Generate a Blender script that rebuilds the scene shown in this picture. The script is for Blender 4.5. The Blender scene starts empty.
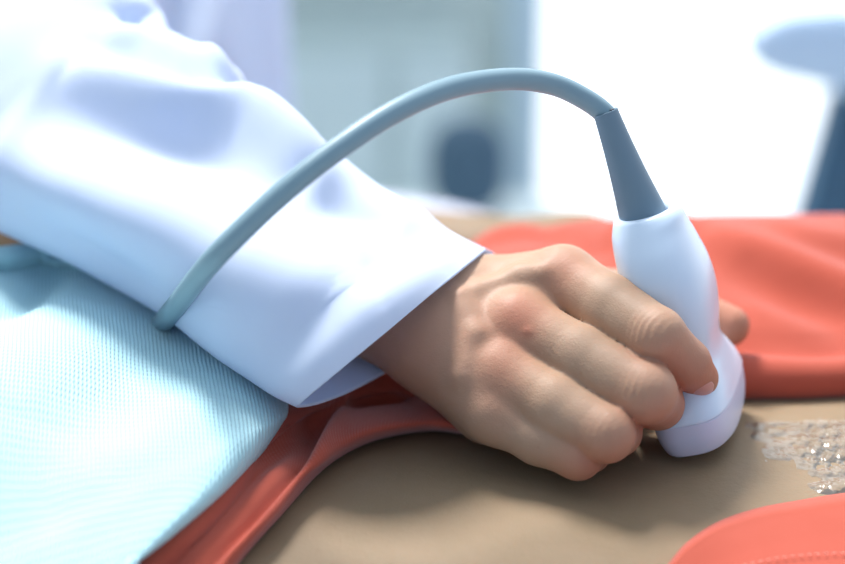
import bpy, math
import numpy as np
from mathutils import Vector, Matrix
R = math.radians
SC = bpy.context.scene
COL = SC.collection

# ------------------------------------------------------------------ camera
PITCH = 15.0
CAM = np.array([0.0, -0.63, 1.12])
FPX = 1878.0
FW = np.array([0, math.cos(R(PITCH)), -math.sin(R(PITCH))])
UP = np.array([0, math.sin(R(PITCH)), math.cos(R(PITCH))])
RT = np.array([1.0, 0, 0])
cd = bpy.data.cameras.new('camera'); cam = bpy.data.objects.new('camera', cd); COL.objects.link(cam)
cam.location = CAM; cam.rotation_euler = (R(90 - PITCH), 0, 0)
cd.sensor_width = 36; cd.lens = 80; cd.clip_start = .01
cd.dof.use_dof = True; cd.dof.focus_distance = 0.640; cd.dof.aperture_fstop = 4.0
SC.camera = cam
SC.view_settings.view_transform = 'Standard'; SC.view_settings.look = 'None'
SC.view_settings.gamma = 1; SC.view_settings.use_curve_mapping = False
SC.view_settings.exposure = 0.0

# ------------------------------------------------------------------ world: hazy white daylight beyond the window, dimmer bluish room side
w = bpy.data.worlds.new('world'); SC.world = w; w.use_nodes = True
nt = w.node_tree; nt.nodes.clear()
o_ = nt.nodes.new('ShaderNodeOutputWorld'); bg = nt.nodes.new('ShaderNodeBackground')
tc = nt.nodes.new('ShaderNodeTexCoord'); sp = nt.nodes.new('ShaderNodeSeparateXYZ')
nt.links.new(tc.outputs['Generated'], sp.inputs[0])
mr = nt.nodes.new('ShaderNodeMapRange'); mr.inputs[1].default_value = -0.2; mr.inputs[2].default_value = 0.75
nt.links.new(sp.outputs['Y'], mr.inputs[0])
mx = nt.nodes.new('ShaderNodeMix'); mx.data_type = 'RGBA'
mx.inputs['A'].default_value = (0.40, 0.51, 0.66, 1); mx.inputs['B'].default_value = (1.9, 2.05, 2.2, 1)
nt.links.new(mr.outputs[0], mx.inputs['Factor']); nt.links.new(mx.outputs['Result'], bg.inputs['Color'])
bg.inputs['Strength'].default_value = 1.0
nt.links.new(bg.outputs[0], o_.inputs[0])
# high sun from the upper left of the room
sl = bpy.data.lights.new('sun', 'SUN'); sun = bpy.data.objects.new('sun', sl); COL.objects.link(sun)
sl.energy = 6.2; sl.angle = R(16); sl.color = (1.0, .985, .96)
sd = Vector((-0.28, 0.34, 0.84)).normalized()
sun.rotation_euler = sd.to_track_quat('Z', 'Y').to_euler(); sun.location = (1, 2, 2)
# large soft area light added above the couch to brighten it, no real lamp
al = bpy.data.lights.new('added_fill_light', 'AREA'); alo = bpy.data.objects.new('added_fill_light', al); COL.objects.link(alo)
al.shape = 'RECTANGLE'; al.size = 1.6; al.size_y = 1.2; al.energy = 5; al.color = (.93, .97, 1)
alo.location = (0.1, -0.2, 2.4)

# ------------------------------------------------------------------ helpers
def P(px, py, d):
    return CAM + FW*d + RT*((px-422.5)/FPX*d) - UP*((py-282)/FPX*d)
def proj(V):
    q = V - CAM; d = q @ FW
    return 422.5 + FPX*(q @ RT)/d, 282 - FPX*(q @ UP)/d, d
BCY, BA, BCZ, BB, BP = 0.05, 0.19, 0.793, 0.100, 2.5
def bodyz(x, y):
    u = np.clip(np.abs(np.asarray(y, float)-BCY)/BA, 0, .999)
    return BCZ + BB*(1-u**BP)**(1/BP)
def onbody(px, py, h):
    """the point h above the belly seen at a place of the photograph"""
    lo = None
    for d in np.arange(.45, 1.0, .002):
        q = P(px, py, d)
        if q[2]-bodyz(q[0], q[1]) <= h: lo = d; break
    if lo is None:
        ds = np.arange(.45, 1.0, .002); g = [P(px, py, d)[2]-bodyz(0, P(px, py, d)[1])-h for d in ds]
        return P(px, py, ds[int(np.argmin(g))])
    a, b = lo-.002, lo
    for _ in range(12):
        m = (a+b)/2; q = P(px, py, m)
        if q[2]-bodyz(q[0], q[1]) > h: a = m
        else: b = m
    return P(px, py, (a+b)/2)

def tag(o, label=None, cat=None, group=None, kind=None):
    if label: o['label'] = label
    if cat: o['category'] = cat
    if group: o['group'] = group
    if kind: o['kind'] = kind
    return o
def empty(name, loc, label, cat, group=None):
    o = bpy.data.objects.new(name, None); COL.objects.link(o); o.location = loc; o.empty_display_size = .02
    return tag(o, label, cat, group)
def mesh(name, V, F, mat, parent=None, smooth=True, uv=None):
    me = bpy.data.meshes.new(name); me.from_pydata([tuple(map(float, v)) for v in V], [], [tuple(map(int, f)) for f in F])
    me.update()
    if smooth: me.polygons.foreach_set('use_smooth', [True]*len(me.polygons))
    if uv is not None:
        l = me.uv_layers.new(name='UVMap'); li = np.zeros(len(me.loops), int); me.loops.foreach_get('vertex_index', li)
        l.data.foreach_set('uv', np.asarray(uv, float)[li].ravel())
    me.materials.append(mat)
    o = bpy.data.objects.new(name, me); COL.objects.link(o)
    if parent is not None:
        o.parent = parent; o.matrix_parent_inverse = Matrix.Translation(parent.location).inverted()
    return o
def solid(o, t, off=-1):
    m = o.modifiers.new('s', 'SOLIDIFY'); m.thickness = t; m.offset = off; return o
def bevel(o, wd, seg=3):
    m = o.modifiers.new('b', 'BEVEL'); m.width = wd; m.segments = seg; m.limit_method = 'ANGLE'; return o
def cr(pts, n):
    """Catmull-Rom resample along axis 0 to n samples (uniform parameter)"""
    pts = np.asarray(pts, float); k = len(pts)
    e = np.concatenate([[2*pts[0]-pts[1]], pts, [2*pts[-1]-pts[-2]]])
    t = np.linspace(0, k-1, n); i = np.minimum(t.astype(int), k-2); f = t-i
    sh = (n,)+(1,)*(pts.ndim-1); f = f.reshape(sh)
    p0, p1, p2, p3 = e[i], e[i+1], e[i+2], e[i+3]
    return .5*((2*p1)+(-p0+p2)*f+(2*p0-5*p1+4*p2-p3)*f*f+(-p0+3*p1-3*p2+p3)*f**3)
def patch(net, nu, nv):
    g = cr(net, nu); g = np.swapaxes(cr(np.swapaxes(g, 0, 1), nv), 0, 1); return g
def gridfaces(nu, nv, closed=False):
    F = []
    for i in range(nu-1):
        for j in range(nv if closed else nv-1):
            k = (j+1) % nv
            F.append((i*nv+j, i*nv+k, (i+1)*nv+k, (i+1)*nv+j))
    return F
def griduv(G):
    du = np.linalg.norm(np.diff(G, axis=0), axis=2); dv = np.linalg.norm(np.diff(G, axis=1), axis=2)
    u = np.concatenate([[0], np.cumsum(du.mean(1))]); v = np.concatenate([[0], np.cumsum(dv.mean(0))])
    return np.stack(np.meshgrid(u, v, indexing='ij'), -1).reshape(-1, 2)
def gridnormals(G):
    a = np.gradient(G, axis=0); b = np.gradient(G, axis=1); n = np.cross(a, b)
    return n/np.maximum(np.linalg.norm(n, axis=2, keepdims=True), 1e-12)
def segdist(Q, A, B):
    ab = B-A; h = np.clip(((Q-A) @ ab)/max(ab @ ab, 1e-12), 0, 1)
    return np.linalg.norm(Q-(A+h[..., None]*ab), axis=-1), h
def folds(G, lines, sign=1):
    """raise or sink soft folds along lines that lie on the surface: (points, height, width)"""
    N = gridnormals(G)*sign; Q = G.reshape(-1, 3); px, py, d = proj(Q); D = np.zeros(len(Q))
    vis = np.ones(len(Q), bool)
    c = (N.reshape(-1, 3)*(Q-CAM)).sum(1) < 0.2*np.linalg.norm(Q-CAM, axis=1)
    for pts, A, wd in lines:
        L = []
        for (x, y) in pts:
            r = (px-x)**2+(py-y)**2 + np.where(c, 0, 1e5) + (d*40)**2
            L.append(Q[int(np.argmin(r))])
        L = cr(np.array(L), 24) if len(L) > 2 else np.array(L)
        best = np.full(len(Q), 9.0); env = np.zeros(len(Q)); n = len(L)-1
        for i in range(n):
            r, h = segdist(Q, L[i], L[i+1]); b = r < best; best = np.where(b, r, best); env = np.where(b, (i+h)/n, env)
        taper = np.sin(np.clip(env, 0.02, .98)*math.pi)**.5
        D += A*np.exp(-(best/wd)**2)*taper
    return G + N*D.reshape(G.shape[:2])[..., None]
_rng = np.random.RandomState(3)
def vnoise(Q, s, seed=0):
    """smooth value noise as a sum of sines, for creases and wear in cloth"""
    r = np.random.RandomState(seed); D = np.zeros(Q.shape[:-1])
    for k in range(7):
        v = r.normal(size=3); v /= np.linalg.norm(v); D += np.sin((Q @ v)*s*(0.6+.25*k)+r.rand()*6.3)/(1+.5*k)
    return D/3

def loft(name, rings, n, m, mat, parent=None, caps=True, off=None):
    """rings: list of (T, B, near, far) -> closed tube; returns the grid"""
    T = cr([r[0] for r in rings], m); B = cr([r[1] for r in rings], m)
    Nn = cr([r[2] for r in rings], m); Nf = cr([r[3] for r in rings], m)
    G = np.zeros((m, n, 3))
    for j in range(n):
        th = 2*math.pi*j/n; c, s = math.cos(th), math.sin(th)
        cc = (T+B)/2; a = (T-B)/2
        G[:, j] = cc + a*c + (Nn if s > 0 else Nf)*abs(s)
    return G

# ------------------------------------------------------------------ materials
def newmat(name):
    m = bpy.data.materials.new(name); m.use_nodes = True; t = m.node_tree; b = t.nodes['Principled BSDF']; return m, t, b
def plain(name, col, rough=.5, spec=.5, **kw):
    m, t, b = newmat(name); b.inputs['Base Color'].default_value = (*col, 1); b.inputs['Roughness'].default_value = rough
    b.inputs['Specular IOR Level'].default_value = spec
    for k, v in kw.items(): b.inputs[k.replace('_', ' ')].default_value = v
    return m
def noise(t, scale, detail=4, rough=.5, coord='Object'):
    c = t.nodes.new('ShaderNodeTexCoord'); n = t.nodes.new('ShaderNodeTexNoise')
    n.inputs['Scale'].default_value = scale; n.inputs['Detail'].default_value = detail; n.inputs['Roughness'].default_value = rough
    t.links.new(c.outputs[coord], n.inputs['Vector']); return n
def ramp(t, src, stops):
    r = t.nodes.new('ShaderNodeValToRGB'); e = r.color_ramp.elements
    while len(e) < len(stops): e.new(.5)
    for el, (p, c) in zip(e, stops): el.position = p; el.color = (*c, 1) if len(c) == 3 else c
    t.links.new(src, r.inputs[0]); return r
def bumpn(t, b, height, strength, dist, prev=None):
    n = t.nodes.new('ShaderNodeBump'); n.inputs['Strength'].default_value = strength; n.inputs['Distance'].default_value = dist
    t.links.new(height, n.inputs['Height'])
    if prev: t.links.new(prev.outputs[0], n.inputs['Normal'])
    t.links.new(n.outputs[0], b.inputs['Normal']); return n
def math_(t, op, a, b=None):
    n = t.nodes.new('ShaderNodeMath'); n.operation = op
    for i, v in enumerate((a, b)):
        if v is None: continue
        if isinstance(v, (int, float)): n.inputs[i].default_value = v
        else: t.links.new(v, n.inputs[i])
    return n.outputs[0]

def weave(t, period, angle=0.0):
    """over-and-under knit height from the cloth's own UV (metres)"""
    c = t.nodes.new('ShaderNodeTexCoord'); mp = t.nodes.new('ShaderNodeMapping'); mp.inputs['Rotation'].default_value = (0, 0, angle)
    k = 2*math.pi/period; mp.inputs['Scale'].default_value = (k, k, 1)
    t.links.new(c.outputs['UV'], mp.inputs[0]); s = t.nodes.new('ShaderNodeSeparateXYZ'); t.links.new(mp.outputs[0], s.inputs[0])
    nz = noise(t, 60, 2); wob = math_(t, 'MULTIPLY', nz.outputs[0], 5.0)
    x = math_(t, 'SINE', math_(t, 'ADD', s.outputs[0], wob)); y = math_(t, 'SINE', math_(t, 'ADD', math_(t, 'MULTIPLY', s.outputs[1], .72), wob))
    return math_(t, 'MULTIPLY', x, math_(t, 'ADD', math_(t, 'MULTIPLY', y, .4), .6))

def cloth_mat(name, c1, c2, period, dist, rough=.9, sheen=.3, nscale=25, angle=.6, sub=0, trans=0):
    m, t, b = newmat(name)
    n = noise(t, nscale, 3); r = ramp(t, n.outputs[0], [(.35, c1), (.65, c2)])
    t.links.new(r.outputs[0], b.inputs['Base Color'])
    b.inputs['Roughness'].default_value = rough; b.inputs['Specular IOR Level'].default_value = .06
    b.inputs['Sheen Weight'].default_value = sheen; b.inputs['Sheen Roughness'].default_value = .5
    if sub:
        b.inputs['Subsurface Weight'].default_value = sub; b.inputs['Subsurface Radius'].default_value = (.01, .01, .01); b.inputs['Subsurface Scale'].default_value = .5
    h = weave(t, period, angle); bumpn(t, b, h, .8, dist)
    if trans:
        tl = t.nodes.new('ShaderNodeBsdfTranslucent'); t.links.new(r.outputs[0], tl.inputs[0]); mm = t.nodes.new('ShaderNodeMixShader'); mm.inputs[0].default_value = trans
        t.links.new(b.outputs[0], mm.inputs[1]); t.links.new(tl.outputs[0], mm.inputs[2]); t.links.new(mm.outputs[0], t.nodes['Material Output'].inputs[0])
    return m
M_coat = cloth_mat('white_coat_cotton', (.76, .84, 1.0), (.79, .86, 1.0), .0007, .000015, .85, .1, trans=.3)
M_coral = cloth_mat('coral_cotton', (.43, .080, .048), (.47, .092, .058), .0008, .00008, 1.0, .28)
M_towel = cloth_mat('aqua_terry', (.45, .71, .77), (.51, .76, .82), .0014, .00035, .95, .3, angle=-.2)
M_thread = plain('coral_thread', (.9, .33, .25), .8)
def skin_mat(name, base, red, pale, spec=.35, yellow=None):
    m, t, b = newmat(name)
    n = noise(t, 38, 5, .6); n2 = noise(t, 900, 3, .6); n3 = noise(t, 260, 4, .65)
    r = ramp(t, n.outputs[0], [(.3, base), (.7, pale)])
    at = t.nodes.new('ShaderNodeAttribute'); at.attribute_name = 'blush'
    mx = t.nodes.new('ShaderNodeMix'); mx.data_type = 'RGBA'; mx.inputs['B'].default_value = (*red, 1)
    t.links.new(at.outputs['Fac'], mx.inputs['Factor']); t.links.new(r.outputs[0], mx.inputs['A'])
    t.links.new(mx.outputs['Result'], b.inputs['Base Color'])
    b.inputs['Roughness'].default_value = .55; b.inputs['Specular IOR Level'].default_value = spec
    b.inputs['Subsurface Weight'].default_value = .18; b.inputs['Subsurface Radius'].default_value = (1, .35, .2); b.inputs['Subsurface Scale'].default_value = .004
    vo = t.nodes.new('ShaderNodeTexVoronoi'); vo.feature = 'DISTANCE_TO_EDGE'; vo.inputs['Scale'].default_value = 950; vc = t.nodes.new('ShaderNodeTexCoord'); t.links.new(vc.outputs['Object'], vo.inputs['Vector'])
    a = bumpn(t, b, n3.outputs[0], .25, .0007); a = bumpn(t, b, vo.outputs['Distance'], .2, .0003, a); bumpn(t, b, n2.outputs[0], .3, .0003, a)
    return m
M_skin = skin_mat('hand_skin', (.385, .24, .155), (.46, .165, .10), (.44, .285, .195))
M_belly = skin_mat('belly_skin', (.235, .165, .10), (.26, .155, .095), (.27, .19, .12), .2)
M_nail = plain('fingernail', (.66, .31, .25), .28, .5, Subsurface_Weight=.2)
M_probe = plain('probe_plastic', (.64, .75, .89), .32, .5, Coat_Weight=.15)
M_lens = plain('probe_lens_plastic', (.60, .63, .78), .35, .5)
M_strain = plain('strain_relief_rubber', (.15, .225, .29), .5, .4)
M_cable = plain('cable_rubber', (.20, .305, .365), .42, .45)
M_dark = plain('dark_slot', (.02, .03, .05), .6)

# ------------------------------------------------------------------ implicit surfaces (hands and bodies as one skin)
def smin(a, b, k):
    h = np.maximum(k-np.abs(a-b), 0)/k
    return np.minimum(a, b)-h*h*k*.25
def cone(Q, a, b, ra, rb):
    ab = b-a; h = np.clip(((Q-a) @ ab)/max(float(ab @ ab), 1e-12), 0, 1)
    return np.linalg.norm(Q-a-h[:, None]*ab, axis=1)-(ra+(rb-ra)*h)
def surface_nets(f, lo, hi, res, blk=12):
    lo = np.array(lo); hi = np.array(hi); nb = np.ceil((hi-lo)/(res*blk)).astype(int)
    N = nb*blk+1; val = np.full(N, 1.0, np.float32)
    bi = np.stack(np.meshgrid(*[np.arange(k) for k in nb], indexing='ij'), -1).reshape(-1, 3)
    cen = lo+(bi+.5)*blk*res; dc = f(cen); act = np.abs(dc) < blk*res*1.25
    # inside blocks
    for b, dv in zip(bi[~act], dc[~act]):
        if dv < 0: s = b*blk; val[s[0]:s[0]+blk+1, s[1]:s[1]+blk+1, s[2]:s[2]+blk+1] = -1
    loc = np.stack(np.meshgrid(*[np.arange(blk+1)]*3, indexing='ij'), -1).reshape(-1, 3)
    ab = bi[act]
    for i in range(0, len(ab), 60):
        ch = ab[i:i+60]; idx = (ch[:, None]*blk+loc[None]).reshape(-1, 3)
        v = f(lo+idx*res); val[idx[:, 0], idx[:, 1], idx[:, 2]] = v
    ins = val < 0
    c = sum(ins[dx:N[0]-1+dx, dy:N[1]-1+dy, dz:N[2]-1+dz].astype(np.int8) for dx in (0, 1) for dy in (0, 1) for dz in (0, 1))
    cells = np.argwhere((c > 0) & (c < 8)); cid = np.full(N-1, -1, np.int64); cid[tuple(cells.T)] = np.arange(len(cells))
    V = lo+(cells+.5)*res
    F = []
    for ax in range(3):
        sl0 = [slice(0, N[k]-1) if k == ax else slice(1, N[k]-1) for k in range(3)]
        sl1 = list(sl0); sl1[ax] = slice(1, N[ax])
        A = ins[tuple(sl0)]; B = ins[tuple(sl1)]; e = np.argwhere(A != B)
        flip = A[tuple(e.T)]
        e = e+np.array([0 if k == ax else 1 for k in range(3)])
        u, v = [(1, 2), (2, 0), (0, 1)][ax]
        du = np.zeros(3, int); du[u] = 1; dv = np.zeros(3, int); dv[v] = 1
        ok = (e[:, ax] < N[ax]-1)
        e = e[ok]; flip = flip[ok]
        q = np.stack([cid[tuple((e-du-dv).T)], cid[tuple((e-dv).T)], cid[tuple(e.T)], cid[tuple((e-du).T)]], 1)
        q = np.where(flip[:, None], q, q[:, ::-1]); F.append(q[(q >= 0).all(1)])
    F = np.concatenate(F)
    eps = res*.5
    for _ in range(5):
        d = f(V); g = np.stack([f(V+np.eye(3)[k]*eps)-f(V-np.eye(3)[k]*eps) for k in range(3)], 1)/(2*eps)
        n2 = np.maximum((g*g).sum(1), .15); st = np.clip(d/n2, -res, res); V = V-g*st[:, None]
    n = g/np.linalg.norm(g, axis=1, keepdims=True)
    return V, F, n

# ================================================================== THE ROOM
def box(name, x0, x1, y0, y1, z0, z1, mat, parent=None, bw=0):
    V = [(x, y, z) for x in (x0, x1) for y in (y0, y1) for z in (z0, z1)]
    F = [(0, 1, 3, 2), (4, 6, 7, 5), (0, 4, 5, 1), (2, 3, 7, 6), (0, 2, 6, 4), (1, 5, 7, 3)]
    o = mesh(name, V, F, mat, parent, smooth=False)
    if bw: bevel(o, bw)
    return o
M_wall = plain('wall_paint', (.76, .83, .78), .7)
M_floor = plain('floor_vinyl', (.50, .55, .56), .5)
M_ceiling = plain('ceiling_paint', (.8, .82, .84), .9)
M_frame = plain('window_frame_white', (.72, .86, .95), .45)
M_cab = plain('cabinet_laminate', (.76, .85, .81), .5)
M_cabdoor = plain('cabinet_door_laminate', (.84, .95, .94), .45)
M_navy = plain('navy_fabric', (.09, .16, .23), .8)
M_metal = plain('brushed_metal', (.6, .62, .64), .35, Metallic=.8)
m, t, b = newmat('window_glass'); M_glass = m
t.nodes.remove(b); out = t.nodes['Material Output']; tr = t.nodes.new('ShaderNodeBsdfTransparent'); gl = t.nodes.new('ShaderNodeBsdfGlossy'); gl.inputs['Roughness'].default_value = .02
fr = t.nodes.new('ShaderNodeFresnel'); fr.inputs[0].default_value = 1.2; ms = t.nodes.new('ShaderNodeMixShader')
t.links.new(fr.outputs[0], ms.inputs[0]); t.links.new(tr.outputs[0], ms.inputs[1]); t.links.new(gl.outputs[0], ms.inputs[2]); t.links.new(ms.outputs[0], out.inputs[0])

WY = 2.05
tag(box('floor', -2.2, 3.2, -1.6, WY, -.02, 0, M_floor), kind='structure')
WX = P(527, 100, (WY+.63)/.966)[0]
tag(box('wall_back', -2.2, WX-.03, WY, WY+.1, 0, 3.0, M_wall), kind='structure')
tag(box('wall_left', -2.3, -2.2, -1.6, WY+.1, 0, 3.0, M_wall), kind='structure')
wf = tag(box('window_1', WX-.03, WX+.02, WY-.03, WY+.07, 0.0, 3.0, M_frame, bw=.004), kind='structure')
for (a, b_, c, d_) in ((WX+.02, 3.1, 2.92, 3.0), (WX+.02, 3.1, 0, .12)):
    box('window_rail', a, b_, WY-.02, WY+.06, c, d_, M_frame, wf)
box('window_mullion', 1.62, 1.67, WY-.02, WY+.06, .12, 2.92, M_frame, wf)
box('window_jamb', 3.05, 3.1, WY-.02, WY+.06, .12, 2.92, M_frame, wf)
box('window_pane', WX+.02, 3.05, WY+.02, WY+.026, .12, 2.92, M_glass, wf)

# cupboard unit against the back wall, blurred behind the arm
def BX(px, y, py=100): return P(px, py, (y+.63)/.985)[0]
def bwz(py, y):
    # height of a point of the picture at distance y
    s = (py-282)/FPX; d = (y+.63)/(math.cos(R(PITCH))-s*math.sin(R(PITCH)))
    return CAM[2]-d*(math.sin(R(PITCH))+s*math.cos(R(PITCH)))
cy = 1.72
cab = empty('cabinet', (-.05, cy+.15, 0), 'pale aqua storage cabinet standing against the grey-green wall behind the sleeve', 'cabinet')
zt = bwz(44, cy)
box('carcass', -.62, BX(470, cy), cy+.02, WY-.01, 0.0, zt, M_cab, cab, .004)
for i, (a, c) in enumerate(((-.60, -.36), (-.35, BX(392, cy)-.006), (BX(392, cy)+.006, BX(468, cy)))):
    dr = box('door', a, c, cy, cy+.02, .06, zt-.02, M_cabdoor, cab, .003)
    box('handle', c-.03, c-.02, cy-.025, cy, .42, .52, M_metal, dr, .003)
# dark blue rucksack on a low stool
sy = 1.35
stl = empty('stool', (.05, sy, 0), 'small round stool carrying the dark blue bag near the window', 'stool')
zs = bwz(186, sy)-.03
cx_ = BX(468, sy, 180)
def lathe(name, prof, cx, cy, mat, parent, n=28):
    V = [(cx+r*math.cos(2*math.pi*j/n), cy+r*math.sin(2*math.pi*j/n), z) for r, z in prof for j in range(n)]
    F = gridfaces(len(prof), n, True)+[tuple(range(n))[::-1], tuple(range((len(prof)-1)*n, len(prof)*n))]
    return mesh(name, V, F, mat, parent)
lathe('seat', [(.10, zs-.03), (.12, zs-.025), (.125, zs-.012), (.115, zs)], cx_, sy, M_cabdoor, stl)
for k in range(4):
    a = k*math.pi/2+.6; lathe('leg', [(.012, 0), (.012, zs-.03)], cx_+.085*math.cos(a), sy+.085*math.sin(a), M_metal, stl, 12)
def blob(name, c, r, mat, parent=None, n=32, m=20, e=2.6, fn=None):
    V = []
    for i in range(m+1):
        ph = -math.pi/2+math.pi*i/m
        for j in range(n):
            th = 2*math.pi*j/n
            f = lambda v: math.copysign(abs(v)**(2/e), v)
            p = np.array([f(math.cos(ph))*f(math.cos(th))*r[0], f(math.cos(ph))*f(math.sin(th))*r[1], f(math.sin(ph))*r[2]])
            if fn: p = fn(p)
            V.append(p+np.array(c))
    return mesh(name, V, gridfaces(m+1, n, True), mat, parent)
bag = empty('bag', (cx_, sy, zs), 'soft dark blue bag blurred against the window frame', 'bag')
zb = bwz(118, sy)
blob('bag_body', (cx_, sy, (zs+zb)/2), (.043, .036, (zb-zs)/2), M_navy, bag)
box('bag_strap', cx_-.014, cx_+.014, sy-.042, sy-.035, zs+.01, zb-.006, M_navy, bag, .001)

# scanning machine at the right edge of the picture: dark upright column and a pale arm
M_navys = plain('machine_dark_plastic', (.05, .13, .22), .4)
M_pale = plain('machine_pale_plastic', (.62, .80, 1.0), .4)
my = .95
mon = empty('ultrasound_machine', (P(870, 150, 1.6)[0], my, 0), 'blurred ultrasound machine with dark column and pale blue arm beyond the coral garment', 'machine')
xm = P(845, 130, 1.6)[0]
zb_, zt_ = bwz(232, my), bwz(35, my)
V = []
for yy in (my, my+.05):
    for (pz, px) in ((240, 803), (90, 838), (66, 850)):
        V.append((P(px, pz, (my+.63)/.985)[0], yy, bwz(pz, my)))
    for pz in (66, 240): V.append((xm+.18, yy, bwz(pz, my)))
F = [(4, 3, 2, 1, 0), (5, 6, 7, 8, 9)]+[(i, (i+1) % 5, (i+1) % 5+5, i+5) for i in range(5)]
o = mesh('column', V, F, M_navys, mon, smooth=False); bevel(o, .006)
box('stand', xm+.06, xm+.12, my+.01, my+.06, .04, zb_+.02, M_metal, mon, .004)
box('foot', xm-.04, xm+.22, my-.10, my+.17, 0, .04, M_navys, mon, .01)
ar = [P(748, 42, 1.58), P(800, 44, 1.59), P(850, 52, 1.60), P(900, 80, 1.62)]
A_ = cr(np.array(ar), 30); V = []
for i, c in enumerate(A_):
    hh = .010+.014*min(1, i/6)**.5+.022*i/30
    if i == 0: hh = .006
    for k in range(16):
        a = 2*math.pi*k/16; f = lambda v: math.copysign(abs(v)**.6, v)
        V.append(c+np.array([0, f(math.cos(a))*.025, f(math.sin(a))*hh]))
mesh('arm', V, gridfaces(30, 16, True)+[tuple(range(16)), tuple(range(29*16, 480))[::-1]], M_pale, mon)

# ================================================================== THE COUCH
M_vinyl = plain('brown_vinyl', (.14, .07, .04), .4)
couch = empty('examination_couch', (0, .1, 0), 'brown padded examination couch under the lying patient', 'couch')
box('mattress', -.95, .95, -.18, .43, .63, .693, M_vinyl, couch, .02)
box('couch_frame', -.93, .93, -.16, .41, .56, .63, M_metal, couch, .005)
for sx in (-.88, .84):
    for sy_ in (-.14, .35): box('leg', sx, sx+.04, sy_, sy_+.04, 0, .56, M_metal, couch, .003)

# white sheet folded along the far side of the couch
M_sheet = cloth_mat('white_sheet_cotton', (.56, .58, .68), (.60, .62, .70), .0009, .00002, .85, .1)
nn_ = []
for k in range(24):
    x = -.06+.26*k/23; y0 = .455-.10*max(0, x+.05)/.2; zt2 = .888-.020*(x+.04)/.16 if x > -.04 else .888
    nn_.append([(x, y0+.035*math.sin(a)*abs(math.sin(a))**-.4 if abs(math.sin(a)) > 1e-3 else y0, .80+(zt2-.80)*math.copysign(abs(math.cos(a))**.6, math.cos(a))+.0015*math.sin(x*60+a)) for a in np.linspace(0, 2*math.pi, 33)[:-1]])
G = np.array(nn_); sh = mesh('folded_sheet', G.reshape(-1, 3), gridfaces(24, 32, True)+[tuple(range(32))[::-1], tuple(range(23*32, 24*32))], M_sheet)
tag(sh, 'blurred white sheet folded along the far side of the couch behind the patient arm', 'sheet')

# ================================================================== THE PATIENT
pat = empty('person', (0, BCY, .693), 'patient lying on the couch with bare belly between pulled-back coral clothing', 'person')
EL = np.array([-.19, .37, .868]); SH = np.array([-.50, .20, .86])
WRp = np.array([.075, .235, .890])
def fpat(Q):
    y = np.abs(Q[:, 1]-BCY)/BA; z = np.abs(Q[:, 2]-BCZ)/BB
    d = ((y**BP+z**BP)**(1/BP)-1)*BB
    d = np.maximum(d, np.abs(Q[:, 0])-.6)
    arm = np.minimum(cone(Q, SH, EL, .052, .043), cone(Q, EL, WRp, .040, .027))
    arm = smin(arm, cone(Q, WRp, WRp+np.array([.07, -.04, -.005]), .027, .018), .02)
    return smin(d, arm, .02)
V, F, n = surface_nets(fpat, (-.63, -.20, .66), (.63, .44, .96), .007)
mesh('body', V, F, M_belly, pat)

# ---- coral garment on the far side: rolled hem and a draped sheet of cloth
xs = np.linspace(.0, .46, 220)
def hemline(x):   # y of the hem's front edge
    q = []
    for px in (420, 560, 700, 745, 800, 845, 900, 1000, 1200):
        py = {420: 420, 560: 408, 700: 398, 745: 397, 800: 396, 845: 394, 900: 393, 1000: 392, 1200: 392}[px]
        q.append(onbody(px, py, .002))
    q = np.array(q); return np.interp(x, q[:, 0], q[:, 1])
hy = hemline(xs)
rows = []
rr = .0078
for i, x in enumerate(xs):
    pr = []
    y0 = hy[i]; zb0 = float(bodyz(x, y0))
    rv = rr*(1+.10*math.sin(x*70)+.06*math.sin(x*31+1))
    for k in range(14):    # the roll
        a = -math.pi*.75 + (math.pi*1.45)*k/13
        pr.append((y0+rv-rv*math.cos(a+math.pi*.0)*1.0, zb0+rv*.95+rv*math.sin(a), 0))
    pr = [(y0+rv+rv*math.cos(math.pi*1.30-(math.pi*1.15)*k/13), zb0+rv*.9+rv*math.sin(math.pi*1.30-(math.pi*1.15)*k/13)) for k in range(14)]
    yc = pr[-1][0]; zc = pr[-1][1]
    for k in range(1, 60):
        s = k/59; yy = yc+.27*s
        left = np.clip((.13-x)/.12, 0, 1)
        crest = .937-.004*left-.016*np.clip((.075-x)/.06, 0, 1)**1.5
        ych = .145
        if yy < ych:
            q = (yy-yc)/(ych-yc); zz = zc-.003*math.sin(min(1, q*6)*math.pi)+(crest-zc)*(q**.85)*(1.0)
        else:
            q = (yy-ych)/.16; zz = crest-.085*q*q
        pr.append((yy, zz))
    rows.append([(x, a, c) for a, c in pr])
G = np.array(rows)
D = vnoise(G, 38, 5)*.0012
G[:, 14:, 2] += D[:, 14:]
G = folds(G, [
    ([(700, 236), (760, 258), (845, 292), (900, 310)], .010, .012),
    ([(760, 228), (810, 240), (880, 252)], .006, .010),
    ([(730, 262), (790, 300), (860, 330)], -.004, .014),
    ([(520, 225), (575, 236), (600, 262)], -.008, .012),
    ([(468, 246), (505, 228), (545, 222)], .008, .010),
    ([(600, 250), (650, 225), (700, 222)], .005, .010),
    ([(740, 300), (780, 322), (845, 345)], .002, .006)], sign=-1 if gridnormals(G)[70, 40, 2] < 0 else 1)
far = mesh('shirt', G.reshape(-1, 3), gridfaces(*G.shape[:2]), M_coral, pat, uv=griduv(G)); solid(far, .0012)

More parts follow.
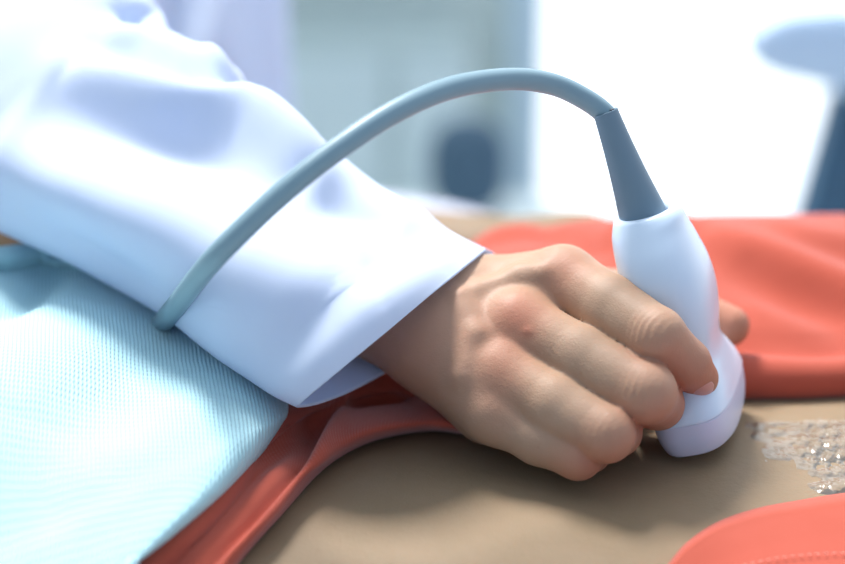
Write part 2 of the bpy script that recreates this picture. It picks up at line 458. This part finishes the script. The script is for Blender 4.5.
# ---- coral garment bunched under the wrist and running to the front
def bandnet(cols, prof):
    net = []
    for (o1, i1, sc) in cols:
        net.append([onbody(o1[0]+(i1[0]-o1[0])*t, o1[1]+(i1[1]-o1[1])*t, h*sc) for t, h in prof])
    return np.array(net)
prof = [(-.35, .004), (-.1, .010), (.12, .015), (.32, .014), (.50, .0095), (.66, .0125), (.84, .012), (.95, .0075), (1.0, .001)]
cols = [((-40, 780), (90, 780), 1), ((60, 640), (185, 640), 1), ((118, 566), (238, 566), 1), ((165, 520), (282, 515), 1), ((222, 452), (326, 467), 1), ((275, 398), (372, 441), .95),
        ((325, 374), (426, 431), .8), ((392, 368), (462, 434), .75), ((428, 380), (495, 440), .55), ((462, 400), (540, 449), .35)]
G = patch(bandnet(cols, prof), 130, 80)
sg = -1 if gridnormals(G)[60, 40, 2] < 0 else 1
G = G+gridnormals(G)*sg*(vnoise(G, 70, 9)*.0006)[..., None]
G = folds(G, [
    ([(330, 384), (318, 420), (292, 470), (240, 530), (200, 580)], -.0065, .0045),
    ([(345, 380), (338, 415), (315, 455), (280, 500), (225, 562)], .0035, .0035),
    ([(345, 405), (365, 398), (395, 398), (402, 390)], -.004, .0035),
    ([(350, 388), (380, 380), (412, 392), (440, 418)], .0035, .004),
    ([(300, 410), (280, 440), (255, 462)], -.004, .004),
    ([(250, 470), (200, 530), (170, 570)], .002, .008)], sg)
bd = mesh('shirt_hem', G.reshape(-1, 3), gridfaces(*G.shape[:2]), M_coral, pat, uv=griduv(G)); solid(bd, .0012)

# ---- coral waistband at the front right with its stitched seam
prof2 = [(0, -.001), (.006, .0025), (.02, .0045), (.045, .0045), (.1, .004), (.25, .004), (.5, .004), (1, .004)]
cols2 = []
edge = [(640, 600), (668, 564), (688, 541), (718, 521), (758, 507), (800, 499), (845, 492), (900, 487), (980, 484), (1200, 482)]
inn = [(640, 860), (690, 860), (735, 860), (785, 860), (830, 860), (880, 860), (930, 860), (1000, 860), (1120, 860), (1400, 860)]
G = patch(np.array([[onbody(e[0]+(q[0]-e[0])*t, e[1]+(q[1]-e[1])*t, h) for t, h in prof2] for e, q in zip(edge, inn)]), 130, 150)
G = G+(vnoise(G, 60, 4)*.0005)[..., None]*np.array([0, -.3, 1])
wb = mesh('waistband', G.reshape(-1, 3), gridfaces(*G.shape[:2]), M_coral, pat, uv=griduv(G)); solid(wb, .0012)
stp = np.array([onbody(x, y, .0052) for x, y in [(715, 578), (735, 568), (757, 562), (785, 557), (815, 554), (845, 553), (890, 552)]])
stp = cr(stp, 200); V = []; F = []
L = np.concatenate([[0], np.cumsum(np.linalg.norm(np.diff(stp, axis=0), axis=1))])
s = 0
while s+.0022 < L[-1]:
    a = np.array([np.interp(s, L, stp[:, k]) for k in range(3)]); c = np.array([np.interp(s+.0017, L, stp[:, k]) for k in range(3)])
    dr = (c-a)/np.linalg.norm(c-a); sdv = np.cross(dr, [0, 0, 1]); sdv /= np.linalg.norm(sdv); u_ = np.cross(sdv, dr); k0 = len(V)
    for q, sc in ((a, .5), ((a+c)/2, 1), (c, .5)):
        for th in range(6): V.append(q+(sdv*math.cos(th*math.pi/3)*.00028+u_*math.sin(th*math.pi/3)*.00025)*sc)
    for rI in range(2):
        for th in range(6): F.append((k0+rI*6+th, k0+rI*6+(th+1) % 6, k0+(rI+1)*6+(th+1) % 6, k0+(rI+1)*6+th))
    s += .0027
mesh('seam_stitching', V, F, M_thread, wb)

# ---- ultrasound gel on the skin
m, t, b = newmat('ultrasound_gel'); M_gel = m
t.nodes.remove(b); out = t.nodes['Material Output']; tr = t.nodes.new('ShaderNodeBsdfTransparent'); tr.inputs[0].default_value = (.97, .96, .93, 1)
gl = t.nodes.new('ShaderNodeBsdfGlossy'); gl.inputs['Roughness'].default_value = .17
fr = t.nodes.new('ShaderNodeFresnel'); fr.inputs[0].default_value = 1.6; ms = t.nodes.new('ShaderNodeMixShader')
nz = noise(t, 420, 3, .5); bp = t.nodes.new('ShaderNodeBump'); bp.inputs['Strength'].default_value = .35; bp.inputs['Distance'].default_value = .0004
t.links.new(nz.outputs[0], bp.inputs['Height']); t.links.new(bp.outputs[0], gl.inputs['Normal']); t.links.new(bp.outputs[0], fr.inputs['Normal'])
df = t.nodes.new('ShaderNodeBsdfDiffuse'); df.inputs[0].default_value = (.85, .85, .82, 1); m0 = t.nodes.new('ShaderNodeMixShader'); m0.inputs[0].default_value = .07
t.links.new(tr.outputs[0], m0.inputs[1]); t.links.new(df.outputs[0], m0.inputs[2])
t.links.new(fr.outputs[0], ms.inputs[0]); t.links.new(m0.outputs[0], ms.inputs[1]); t.links.new(gl.outputs[0], ms.inputs[2]); t.links.new(ms.outputs[0], out.inputs[0])
gx = np.linspace(.112, .205, 400); gy = np.linspace(-.062, .020, 330)
X, Y = np.meshgrid(gx, gy, indexing='ij'); Q = np.stack([X, Y, bodyz(X, Y)], -1)
ppx, ppy, _ = proj(Q)
def lump(cx, cy, rx, ry, h): return h*np.exp(-(((ppx-cx)/rx)**2+((ppy-cy)/ry)**2)**1.6)
H = lump(765, 424, 20, 16, 1)+lump(825, 440, 36, 34, 1.1)+lump(795, 415, 25, 8, .8)+lump(775, 455, 18, 14, .5)+lump(840, 487, 26, 7, 1.3)+lump(880, 440, 50, 40, 1)
H = H*.0013-.0004+(vnoise(Q, 450, 2)*.0006+vnoise(Q, 900, 8)*.0009+vnoise(Q, 1800, 9)*.0004)*np.clip(H, 0, 1)
Q[..., 2] += np.maximum(H, -.0008)
tag(mesh('ultrasound_gel', Q.reshape(-1, 3), [f[::-1] for f in gridfaces(400, 330)], M_gel), 'clear wet gel smeared on the belly right of the probe', 'gel', kind='stuff')

# ================================================================== THE TOWEL
cont = [(-90, 268), (-40, 262), (0, 258), (45, 254), (105, 264), (180, 302), (250, 345), (292, 398), (284, 426), (240, 480), (184, 530), (135, 566), (85, 600)]
hc = [.052, .052, .052, .050, .048, .040, .026, .011, .008, .008, .008, .008, .008]
inner = [(-190, 300), (-180, 330), (-170, 360), (-160, 400), (-150, 440), (-140, 480), (-130, 520), (-120, 560), (-110, 600), (-100, 640), (-90, 690), (-80, 720), (-70, 750)]
net = []
for i, (c, h0, q) in enumerate(zip(cont, hc, inner)):
    p0 = onbody(c[0], c[1], h0); q = (q[0]-60, q[1]+60)
    col = []
    back = np.array([0, .05, -.05]) if i < 5 else (np.array([.006, .02, -.018]) if i < 8 else np.array([-.002, .006, -.010]))
    col.append(p0+back*np.array([1, 1, 1])); col.append(p0+back*.35)
    col.append(p0)
    for tt, hh in ((.03, .5), (.09, .85), (.2, 1), (.45, 1), (.7, 1), (1, 1)):
        top = .026 if i > 6 else max(.030, h0*.92)
        h = h0+(top-h0)*hh
        col.append(onbody(c[0]+(q[0]-c[0])*tt, c[1]+(q[1]-c[1])*tt, h))
    net.append(col)
G = patch(np.array(net), 220, 170)
sg = -1 if gridnormals(G)[110, 100, 2] < 0 else 1
G = G+gridnormals(G)*sg*(vnoise(G, 30, 21)*.0012)[..., None]
G = folds(G, [([(58, 262), (42, 282), (15, 302), (-30, 322)], -.006, .008), ([(110, 300), (70, 360), (20, 420)], .004, .02),
              ([(240, 360), (190, 420), (120, 470), (40, 500)], .003, .02)], sg)
tw = mesh('towel', G.reshape(-1, 3), gridfaces(*G.shape[:2]), M_towel, uv=np.stack([G[..., 0], G[..., 1]-.6*G[..., 2]], -1).reshape(-1, 2)); solid(tw, .003)
tag(tw, 'thick pale aqua knitted towel draped over the patient below the white sleeve', 'towel')

# ================================================================== THE PROBE
Ct = P(647, 216, .655); Cb = P(709, 436, .677)
ax = (Cb-Ct); LEN = np.linalg.norm(ax); ax /= LEN
e1 = np.array([.30, .95, 0]); e1 = e1-ax*(e1 @ ax); e1 /= np.linalg.norm(e1); e2 = np.cross(ax, e1); 
if e2[0] < 0: e2 = -e2
probe = empty('ultrasound_probe', tuple(Cb), 'pale blue-white ultrasound probe with grey cable, held in the hand on the belly', 'ultrasound probe')
def ringloft(name, spec, mat, n=96, m=None, shift=None, capbulge=0, e1_=None, e2_=None, base=None, axis=None, LN=None, lin=False):
    spec = np.array(spec, float); m = m or 12*len(spec)
    S = cr(spec, m) if not lin else spec; m = len(S)
    E1 = e1 if e1_ is None else e1_; E2 = e2 if e2_ is None else e2_; bs = Ct if base is None else base; A = ax if axis is None else axis; LL = LEN if LN is None else LN
    V = []
    for s in S:
        t_, hw, hn, ex, off = s[:5]
        for j in range(n):
            th = 2*math.pi*j/n; c, q = math.cos(th), math.sin(th)
            u = math.copysign(abs(c)**(2/ex), c)*hw; v = math.copysign(abs(q)**(2/ex), q)*hn
            bul = -capbulge*(u/max(hw, 1e-6))**2 if capbulge and t_ > .93 else 0
            V.append(bs+A*(t_*LL+bul*1.0)+E1*u+E2*(v+off))
    F = gridfaces(m, n, True)+[tuple(range(n))[::-1], tuple(range((m-1)*n, m*n))]
    return mesh(name, V, F, mat, probe)
#        t     wide   narrow  exp  offset
hsg = [(.015, .0075, .0075, 2.0, 0), (-.010, .0085, .0080, 2.0, 0), (-.024, .0100, .0095, 2.1, 0), (-.018, .0120, .0112, 2.2, 0), (.010, .0138, .0124, 2.3, 0), (.06, .0160, .0133, 2.4, -.0003), (.14, .0190, .0142, 2.5, .0002),
       (.25, .0215, .0150, 2.6, .0010), (.36, .0225, .0150, 2.6, .0012), (.47, .0225, .0142, 2.6, .0006), (.55, .0226, .0130, 2.6, 0), (.61, .0240, .0125, 2.7, 0), (.67, .0275, .0132, 3.0, .0004), (.73, .0310, .0142, 3.2, .0006), (.765, .0322, .0147, 3.3, .0006), (.778, .0325, .0149, 3.3, .0006), (.784, .0325, .0149, 3.3, .0006)]
ringloft('housing', hsg, M_probe, m=150)
head = [(.780, .0318, .0142, 3.3, .0006), (.787, .0322, .0146, 3.3, .0006), (.80, .0323, .0147, 3.3, .0006), (.86, .0320, .0145, 3.1, .0004), (.91, .0308, .0137, 2.9, .0002), (.95, .0288, .0122, 2.7, .0002), (.98, .0250, .0098, 2.5, .0002), (.992, .0200, .0065, 2.5, 0), (.996, .005, .001, 2.2, 0)]
ringloft('transducer_head', head, M_lens, m=70, capbulge=.004)
# strain relief
a0 = P(606, 113, .648); a1 = P(645.5, 222, .6555); sa = a1-a0; SL = np.linalg.norm(sa); sa /= SL
s1 = np.cross(sa, FW); s1 /= np.linalg.norm(s1); s2 = np.cross(sa, s1)
ringloft('strain_relief', [(-.006, .0034, .0034, 2, 0), (-.012, .0042, .0042, 2, 0), (0, .0044, .0044, 2, 0), (.05, .0045, .0045, 2, 0), (.3, .0053, .0053, 2, 0), (.6, .0066, .0069, 2, 0), (.85, .0080, .0080, 2, 0), (1.0, .0086, .0086, 2, 0), (1.06, .0084, .0084, 2, 0)],
         M_strain, n=48, e1_=s1, e2_=s2, base=a0, axis=sa, LN=SL)
# cable: a round tube through points of the room
def tube(name, pts, rad, mat, parent, n=20, m=120):
    C = cr(pts, m); rad = np.full(m, rad) if np.isscalar(rad) else cr(np.array(rad)[:, None], m)[:, 0]
    T = np.gradient(C, axis=0); T /= np.linalg.norm(T, axis=1, keepdims=True)
    u = np.cross(T[0], [0, 0, 1.0]); u /= np.linalg.norm(u); V = []
    for i in range(m):
        u = u-T[i]*(u @ T[i]); u /= np.linalg.norm(u); v = np.cross(T[i], u)
        for j in range(n):
            a = 2*math.pi*j/n; V.append(C[i]+(u*math.cos(a)+v*math.sin(a))*rad[i])
    return mesh(name, V, gridfaces(m, n, True)+[tuple(range(n))[::-1], tuple(range((m-1)*n, m*n))], mat, parent)
cp = [(140, 356, .76), (150, 341, .735), (158, 329, .694), (169, 315, .662), (181, 300, .640), (200, 275, .618), (225, 247, .603), (282, 193, .598), (339, 148, .600), (396, 111, .607), (452, 87.5, .619), (509, 79, .633), (552, 84, .643), (585, 99, .647), (606, 115, .649), (613, 130, .650)]
tube('cable', [P(*c) for c in cp], .0038, M_cable, probe, n=28, m=200)
q = P(612.5, 110.5, .6455)
blob('cable_slot', q, (.0009, .0009, .0007), M_dark, probe, n=12, m=8)

# ================================================================== THE SONOGRAPHER: hand
doc = empty('person', tuple(P(200, 60, .9)*np.array([1, 1, 0])), 'sonographer in a white coat pressing the probe down with a bare right hand', 'person')
MCP = [P(563, 281, .664), P(517, 325, .652), P(501, 373, .645), P(497, 411, .643)]
FING = [   # (joints, radii)
    ([MCP[0], P(612, 308, .649), P(657, 335, .632), P(686, 363, .641), P(698, 378, .648)], [.0122, .0111, .0094, .0082, .0071]),
    ([MCP[1], P(580, 359, .641), P(645, 392, .628), P(658, 404, .642), P(650, 410, .668)], [.0120, .0112, .0104, .0086, .0068]),
    ([MCP[2], P(555, 406, .634), P(606, 434, .624), P(617, 432, .640), P(612, 432, .664)], [.0117, .0108, .0094, .0082, .0066]),
    ([MCP[3], P(540, 436, .637), P(578, 455, .630), P(590, 452, .642), P(578, 440, .658)], [.0109, .0098, .0082, .0068, .0058])]
THUMB = ([P(462, 318, .690), P(560, 300, .715), P(660, 300, .722), P(729, 326, .712)], [.016, .0135, .0100, .0075])
WR = [P(468, 303, .679), P(456, 320, .671), P(447, 334, .664), P(440, 346, .660)]
FA = [(P(450, 309, .682), P(290, 240, .706)), (P(432, 329, .667), P(262, 260, .703))]
PALM = FW*.016+np.array([0, 0, -.004])
def chain(Q, js, rs, k=.004):
    d = None
    for i in range(len(js)-1):
        c = cone(Q, js[i], js[i+1], rs[i], rs[i+1]); d = c if d is None else smin(d, c, k)
    return d
def fhand(Q):
    Q = np.asarray(Q)
    palm = None
    for i in range(4):
        a = WR[i]; b_ = MCP[i]; c = cone(Q, a, b_, .0145, [.0118, .0116, .0112, .0112][i]); palm = c if palm is None else smin(palm, c, .007)
        c = cone(Q, a+PALM*.6, b_+PALM*.8-(b_-a)*.12, .014, .012); palm = smin(palm, c, .010)
    for i in (0, 1, 2):
        palm = smin(palm, cone(Q, (WR[i]+WR[i+1])/2+FW*.001, (MCP[i]+MCP[i+1])/2-(MCP[i]-WR[i])*.10+FW*.004, .0135, .0105), .008)
    for a, b_ in FA: palm = smin(palm, cone(Q, a, b_, .0170, .021), .014)
    palm = smin(palm, cone(Q, (FA[0][0]+FA[1][0])/2, (FA[0][1]+FA[1][1])/2, .0175, .022), .01)
    palm = smin(palm, cone(Q, P(520, 350, .672), P(610, 392, .684), .014, .011), .01)  # from here, hidden palm and web mass added to block sun leaking through the grip
    palm = smin(palm, cone(Q, P(535, 405, .666), P(608, 428, .676), .011, .009), .01)
    palm = smin(palm, cone(Q, P(520, 300, .700), P(606, 326, .712), .012, .011), .01)
    palm = smin(palm, cone(Q, P(560, 340, .690), P(612, 370, .694), .015, .013), .01)
    # ulna head and raised cords on the back of the hand
    for pts, r in VEIN:
        for i in range(len(pts)-1): palm = smin(palm, cone(Q, pts[i], pts[i+1], r, r), .0065)
    th = chain(Q, *THUMB, k=.006)
    palm = smin(palm, th, .010)
    fs = []
    for js, rs in FING:
        f = chain(Q, js, rs, .0022)
        fs.append(f)
    res = None
    for i, f in enumerate(fs):
        g = smin(palm, f, .0045)
        res = g if res is None else smin(res, g, .0006)
    return res
def surf_pt(px, py, dep=0.0):
    """first point of the hand along the sight line"""
    d = .58
    for _ in range(60):
        v = float(fhand0(P(px, py, d)[None])[0])
        if v < 1e-4: break
        d += v*.9
    return P(px, py, d+dep)
VEIN = []
fhand0 = fhand
VEIN = [([surf_pt(462, 298, .0016), surf_pt(476, 335, .0018), surf_pt(462, 375, .0018)], .0014),
        ([surf_pt(480, 290, .0016), surf_pt(520, 276, .0016), surf_pt(545, 272, .0014)], .0014)]
lo = np.minimum.reduce([P(230, 130, .72), P(230, 500, .6), P(230, 130, .6)]); hi = P(770, 200, .76)
allp = np.array([p for js, _ in FING for p in js]+THUMB[0]+WR+[q for f in FA for q in f])
V, F, n = surface_nets(fhand, allp.min(0)-.03, allp.max(0)+.03, .0009)
# knuckle creases across the middle joints, in the back of each finger
blush = np.zeros(len(V))
def near(p, s): return np.exp(-(np.linalg.norm(V-p, axis=1)/s)**2)
disp = np.zeros(len(V))
for fi, (js, rs) in enumerate(FING):
    a = js[2]-js[0]; a /= np.linalg.norm(a)
    s_ = (V-js[2]) @ a
    back = np.clip((-(n @ FW))*1.0+n[:, 2]*.5, 0, 1)
    kc = [surf_pt(644, 328), surf_pt(634, 392), surf_pt(600, 434), surf_pt(572, 455)][fi]
    s_ = (V-kc) @ a; m_ = near(kc, .0062)
    if fi < 3: disp += -m_*[.00042, .0003, .0002][fi]*(.5+.5*np.cos(s_*2*math.pi/.0024+1.2*np.sin(V[:, 2]*420)))**1.5
    blush += near(js[2]-FW*rs[2]*.4-UP*.004, .010)*.55+near(js[3], .011)*.7+near(js[4], .011)*.6
    blush += near(js[0]-FW*.010+np.array([0, 0, .004]), .010)*[.55, .75, .4, .2][fi]
    # fine cross-lines along the fingers
    disp += -.00005*np.sin(s_*2*math.pi/.0015+vnoise(V, 300, fi)*3)*near((js[0]+js[2])/2, .03)*back
blush += near(THUMB[0][3], .02)*.9
bump = surf_pt(528, 331); disp += .0004*np.exp(-(np.linalg.norm(V-bump, axis=1)/.0016)**2); blush += .3*near(bump, .0025)
blush += .5*near(P(400, 345, .655), .03)
disp += vnoise(V, 420, 31)*.00006
# keep the lines between pressed fingers clean: no fine relief where two fingers meet
dd = np.sort(np.stack([chain(V, js, rs, .0022) for js, rs in FING], 1), axis=1)
disp *= np.clip((dd[:, 1]-.0012)/.0025, 0, 1)
V = V+n*disp[:, None]
zone = np.clip((.0022-dd[:, 1])/.001, 0, 1)[:, None]
E = np.unique(np.sort(np.concatenate([F[:, [0, 1]], F[:, [1, 2]], F[:, [2, 3]], F[:, [3, 0]]]), axis=1), axis=0)
deg = np.bincount(E.ravel(), minlength=len(V))[:, None]
for _ in range(3):
    S = np.zeros_like(V)
    for k in range(3):
        S[:, k] = np.bincount(E[:, 0], V[E[:, 1], k], len(V))+np.bincount(E[:, 1], V[E[:, 0], k], len(V))
    V = V+zone*.6*(S/np.maximum(deg, 1)-V)
hand = mesh('body', V, F, M_skin, doc)
at = hand.data.attributes.new('blush', 'FLOAT', 'POINT'); at.data.foreach_set('value', np.clip(blush, 0, 1).astype(np.float32))

# fingernail of the index finger
def nail(p, nrm, along, wd, ln, mat):
    nrm = nrm/np.linalg.norm(nrm); along = along-nrm*(along @ nrm); along /= np.linalg.norm(along); sd_ = np.cross(nrm, along)
    G = np.zeros((16, 16, 3))
    for i in range(16):
        for j in range(16):
            u = i/15*2-1; v = j/15*2-1
            uu = u*math.sqrt(1-v*v/2.6); vv = v*math.sqrt(1-u*u/3.2)
            G[i, j] = p+along*uu*ln+sd_*vv*wd-nrm*(.0016*vv*vv+.0007*uu*uu)
    o = mesh('fingernail', G.reshape(-1, 3), gridfaces(16, 16), mat, doc); solid(o, .0005, 0); return o
pn = surf_pt(705, 391)
g = np.array([float(fhand(pn[None]+np.eye(3)[k]*.001)[0]-fhand(pn[None]-np.eye(3)[k]*.001)[0]) for k in range(3)])
nail(pn+g/np.linalg.norm(g)*.0004, g, FING[0][0][4]-FING[0][0][3], .0036, .0034, M_nail)

# ================================================================== the white coat: sleeve and back
def rg(T, B, nn, nf, fs=(0, 0)):
    T = P(*T); B = P(*B); return (T, B, -FW*nn, FW*nf+RT*fs[0]-UP*fs[1])
rings = [
    rg((484, 252, .681), (299, 404, .637), .027, .034, (.018, .002)),
    rg((462, 241, .684), (276, 393, .643), .032, .036, (.012, .002)),
    rg((443, 230, .691), (250, 376, .650), .032, .038, (.006, .004)),
    rg((415, 208, .694), (212, 350, .660), .037, .042),
    rg((372, 184, .699), (165, 313, .675), .042, .045),
    rg((322, 142, .700), (118, 284, .692), .046, .048),
    rg((286, 116, .710), (72, 258, .704), .050, .050),
    rg((252, 98, .720), (28, 238, .716), .053, .053),
    rg((236, 70, .732), (-12, 220, .728), .056, .056),
    rg((200, 50, .745), (-50, 200, .740), .058, .058),
    rg((162, 32, .757), (-90, 165, .752), .060, .060),
    rg((151, -10, .775), (-120, 110, .770), .062, .062),
    rg((145, -70, .81), (-140, 30, .80), .062, .065),
    rg((150, -160, .87), (-130, -90, .85), .064, .068),
    rg((170, -280, .95), (-90, -240, .93), .068, .07)]
G = loft('sleeve', rings, 128, 230, M_coat)
Gc = np.concatenate([G, G[:, :1]], axis=1)
sgn = 1
N = gridnormals(Gc); sgn = 1 if (N[100, 32] @ FW) < 0 else -1
wr_ = vnoise(Gc, 22, 12)*.0022
wr_[:, -1] = wr_[:, 0]
ramp_ = np.clip(np.arange(230)/60., 0, 1)[:, None]
Gc = Gc+N*sgn*(wr_*ramp_)[..., None]
Gc = folds(Gc, [
    ([(72, 60), (120, 78), (180, 97), (240, 108), (280, 128), (318, 165)], .012, .011),
    ([(20, 110), (100, 125), (190, 140), (260, 170), (310, 200)], -.013, .022),
    ([(100, 33), (150, 42), (200, 62), (236, 84)], .006, .008),
    ([(95, 55), (140, 62), (200, 82), (235, 95)], -.006, .010),
    ([(-20, 140), (40, 175), (110, 207), (190, 242), (260, 278), (320, 300), (375, 290)], .012, .019),
    ([(-10, 195), (60, 225), (130, 265), (190, 305)], -.006, .012),
    ([(125, 0), (150, 22), (158, 36)], .006, .006),
    ([(118, 14), (132, 24), (140, 30)], -.008, .005),
    ([(205, 40), (212, 70), (222, 95)], .003, .004),
    ([(320, 200), (370, 218), (400, 230)], -.004, .010),
    ([(330, 290), (380, 300), (430, 262)], .002, .012)], sgn)
G = Gc[:, :-1].copy(); G[:, 0] = (Gc[:, 0]+Gc[:, -1])/2
# hem turned back at the cuff
sleeve = mesh('coat_sleeve', G.reshape(-1, 3), gridfaces(230, 128, True), M_coat, doc, uv=griduv(G)); solid(sleeve, .0011, -1 if sgn > 0 else 1)
# coat over the torso behind the arm
tr_ = []
for (py, l, r_, d, nn) in ((-420, -180, 190, 1.12, .08), (-330, -260, 262, 1.10, .11), (-200, -290, 284, 1.07, .13), (-60, -290, 287, 1.05, .13), (60, -280, 290, 1.03, .13), (180, -270, 300, 1.03, .13), (330, -270, 315, 1.03, .13), (520, -280, 330, 1.04, .13)):
    tr_.append((P(l, py, d+.17), P(r_, py, d+.17), -FW*nn*.55, FW*nn))
G = loft('x', tr_, 96, 90, M_coat)
G = np.concatenate([G, G[:, :1]], axis=1)
sg = 1 if (gridnormals(G)[45, 24] @ FW) < 0 else -1
G = folds(G, [([(186, -60), (180, 0), (160, 50), (140, 100)], -.020, .012), ([(215, -60), (212, 20), (205, 90)], .010, .02), ([(262, -40), (268, 40), (275, 120)], -.006, .015)], sg)
G = G[:, :-1]
tors = mesh('coat', G.reshape(-1, 3), gridfaces(90, 96, True)+[tuple(range(96)), tuple(range(89*96, 90*96))[::-1]], M_coat, doc, uv=griduv(G))
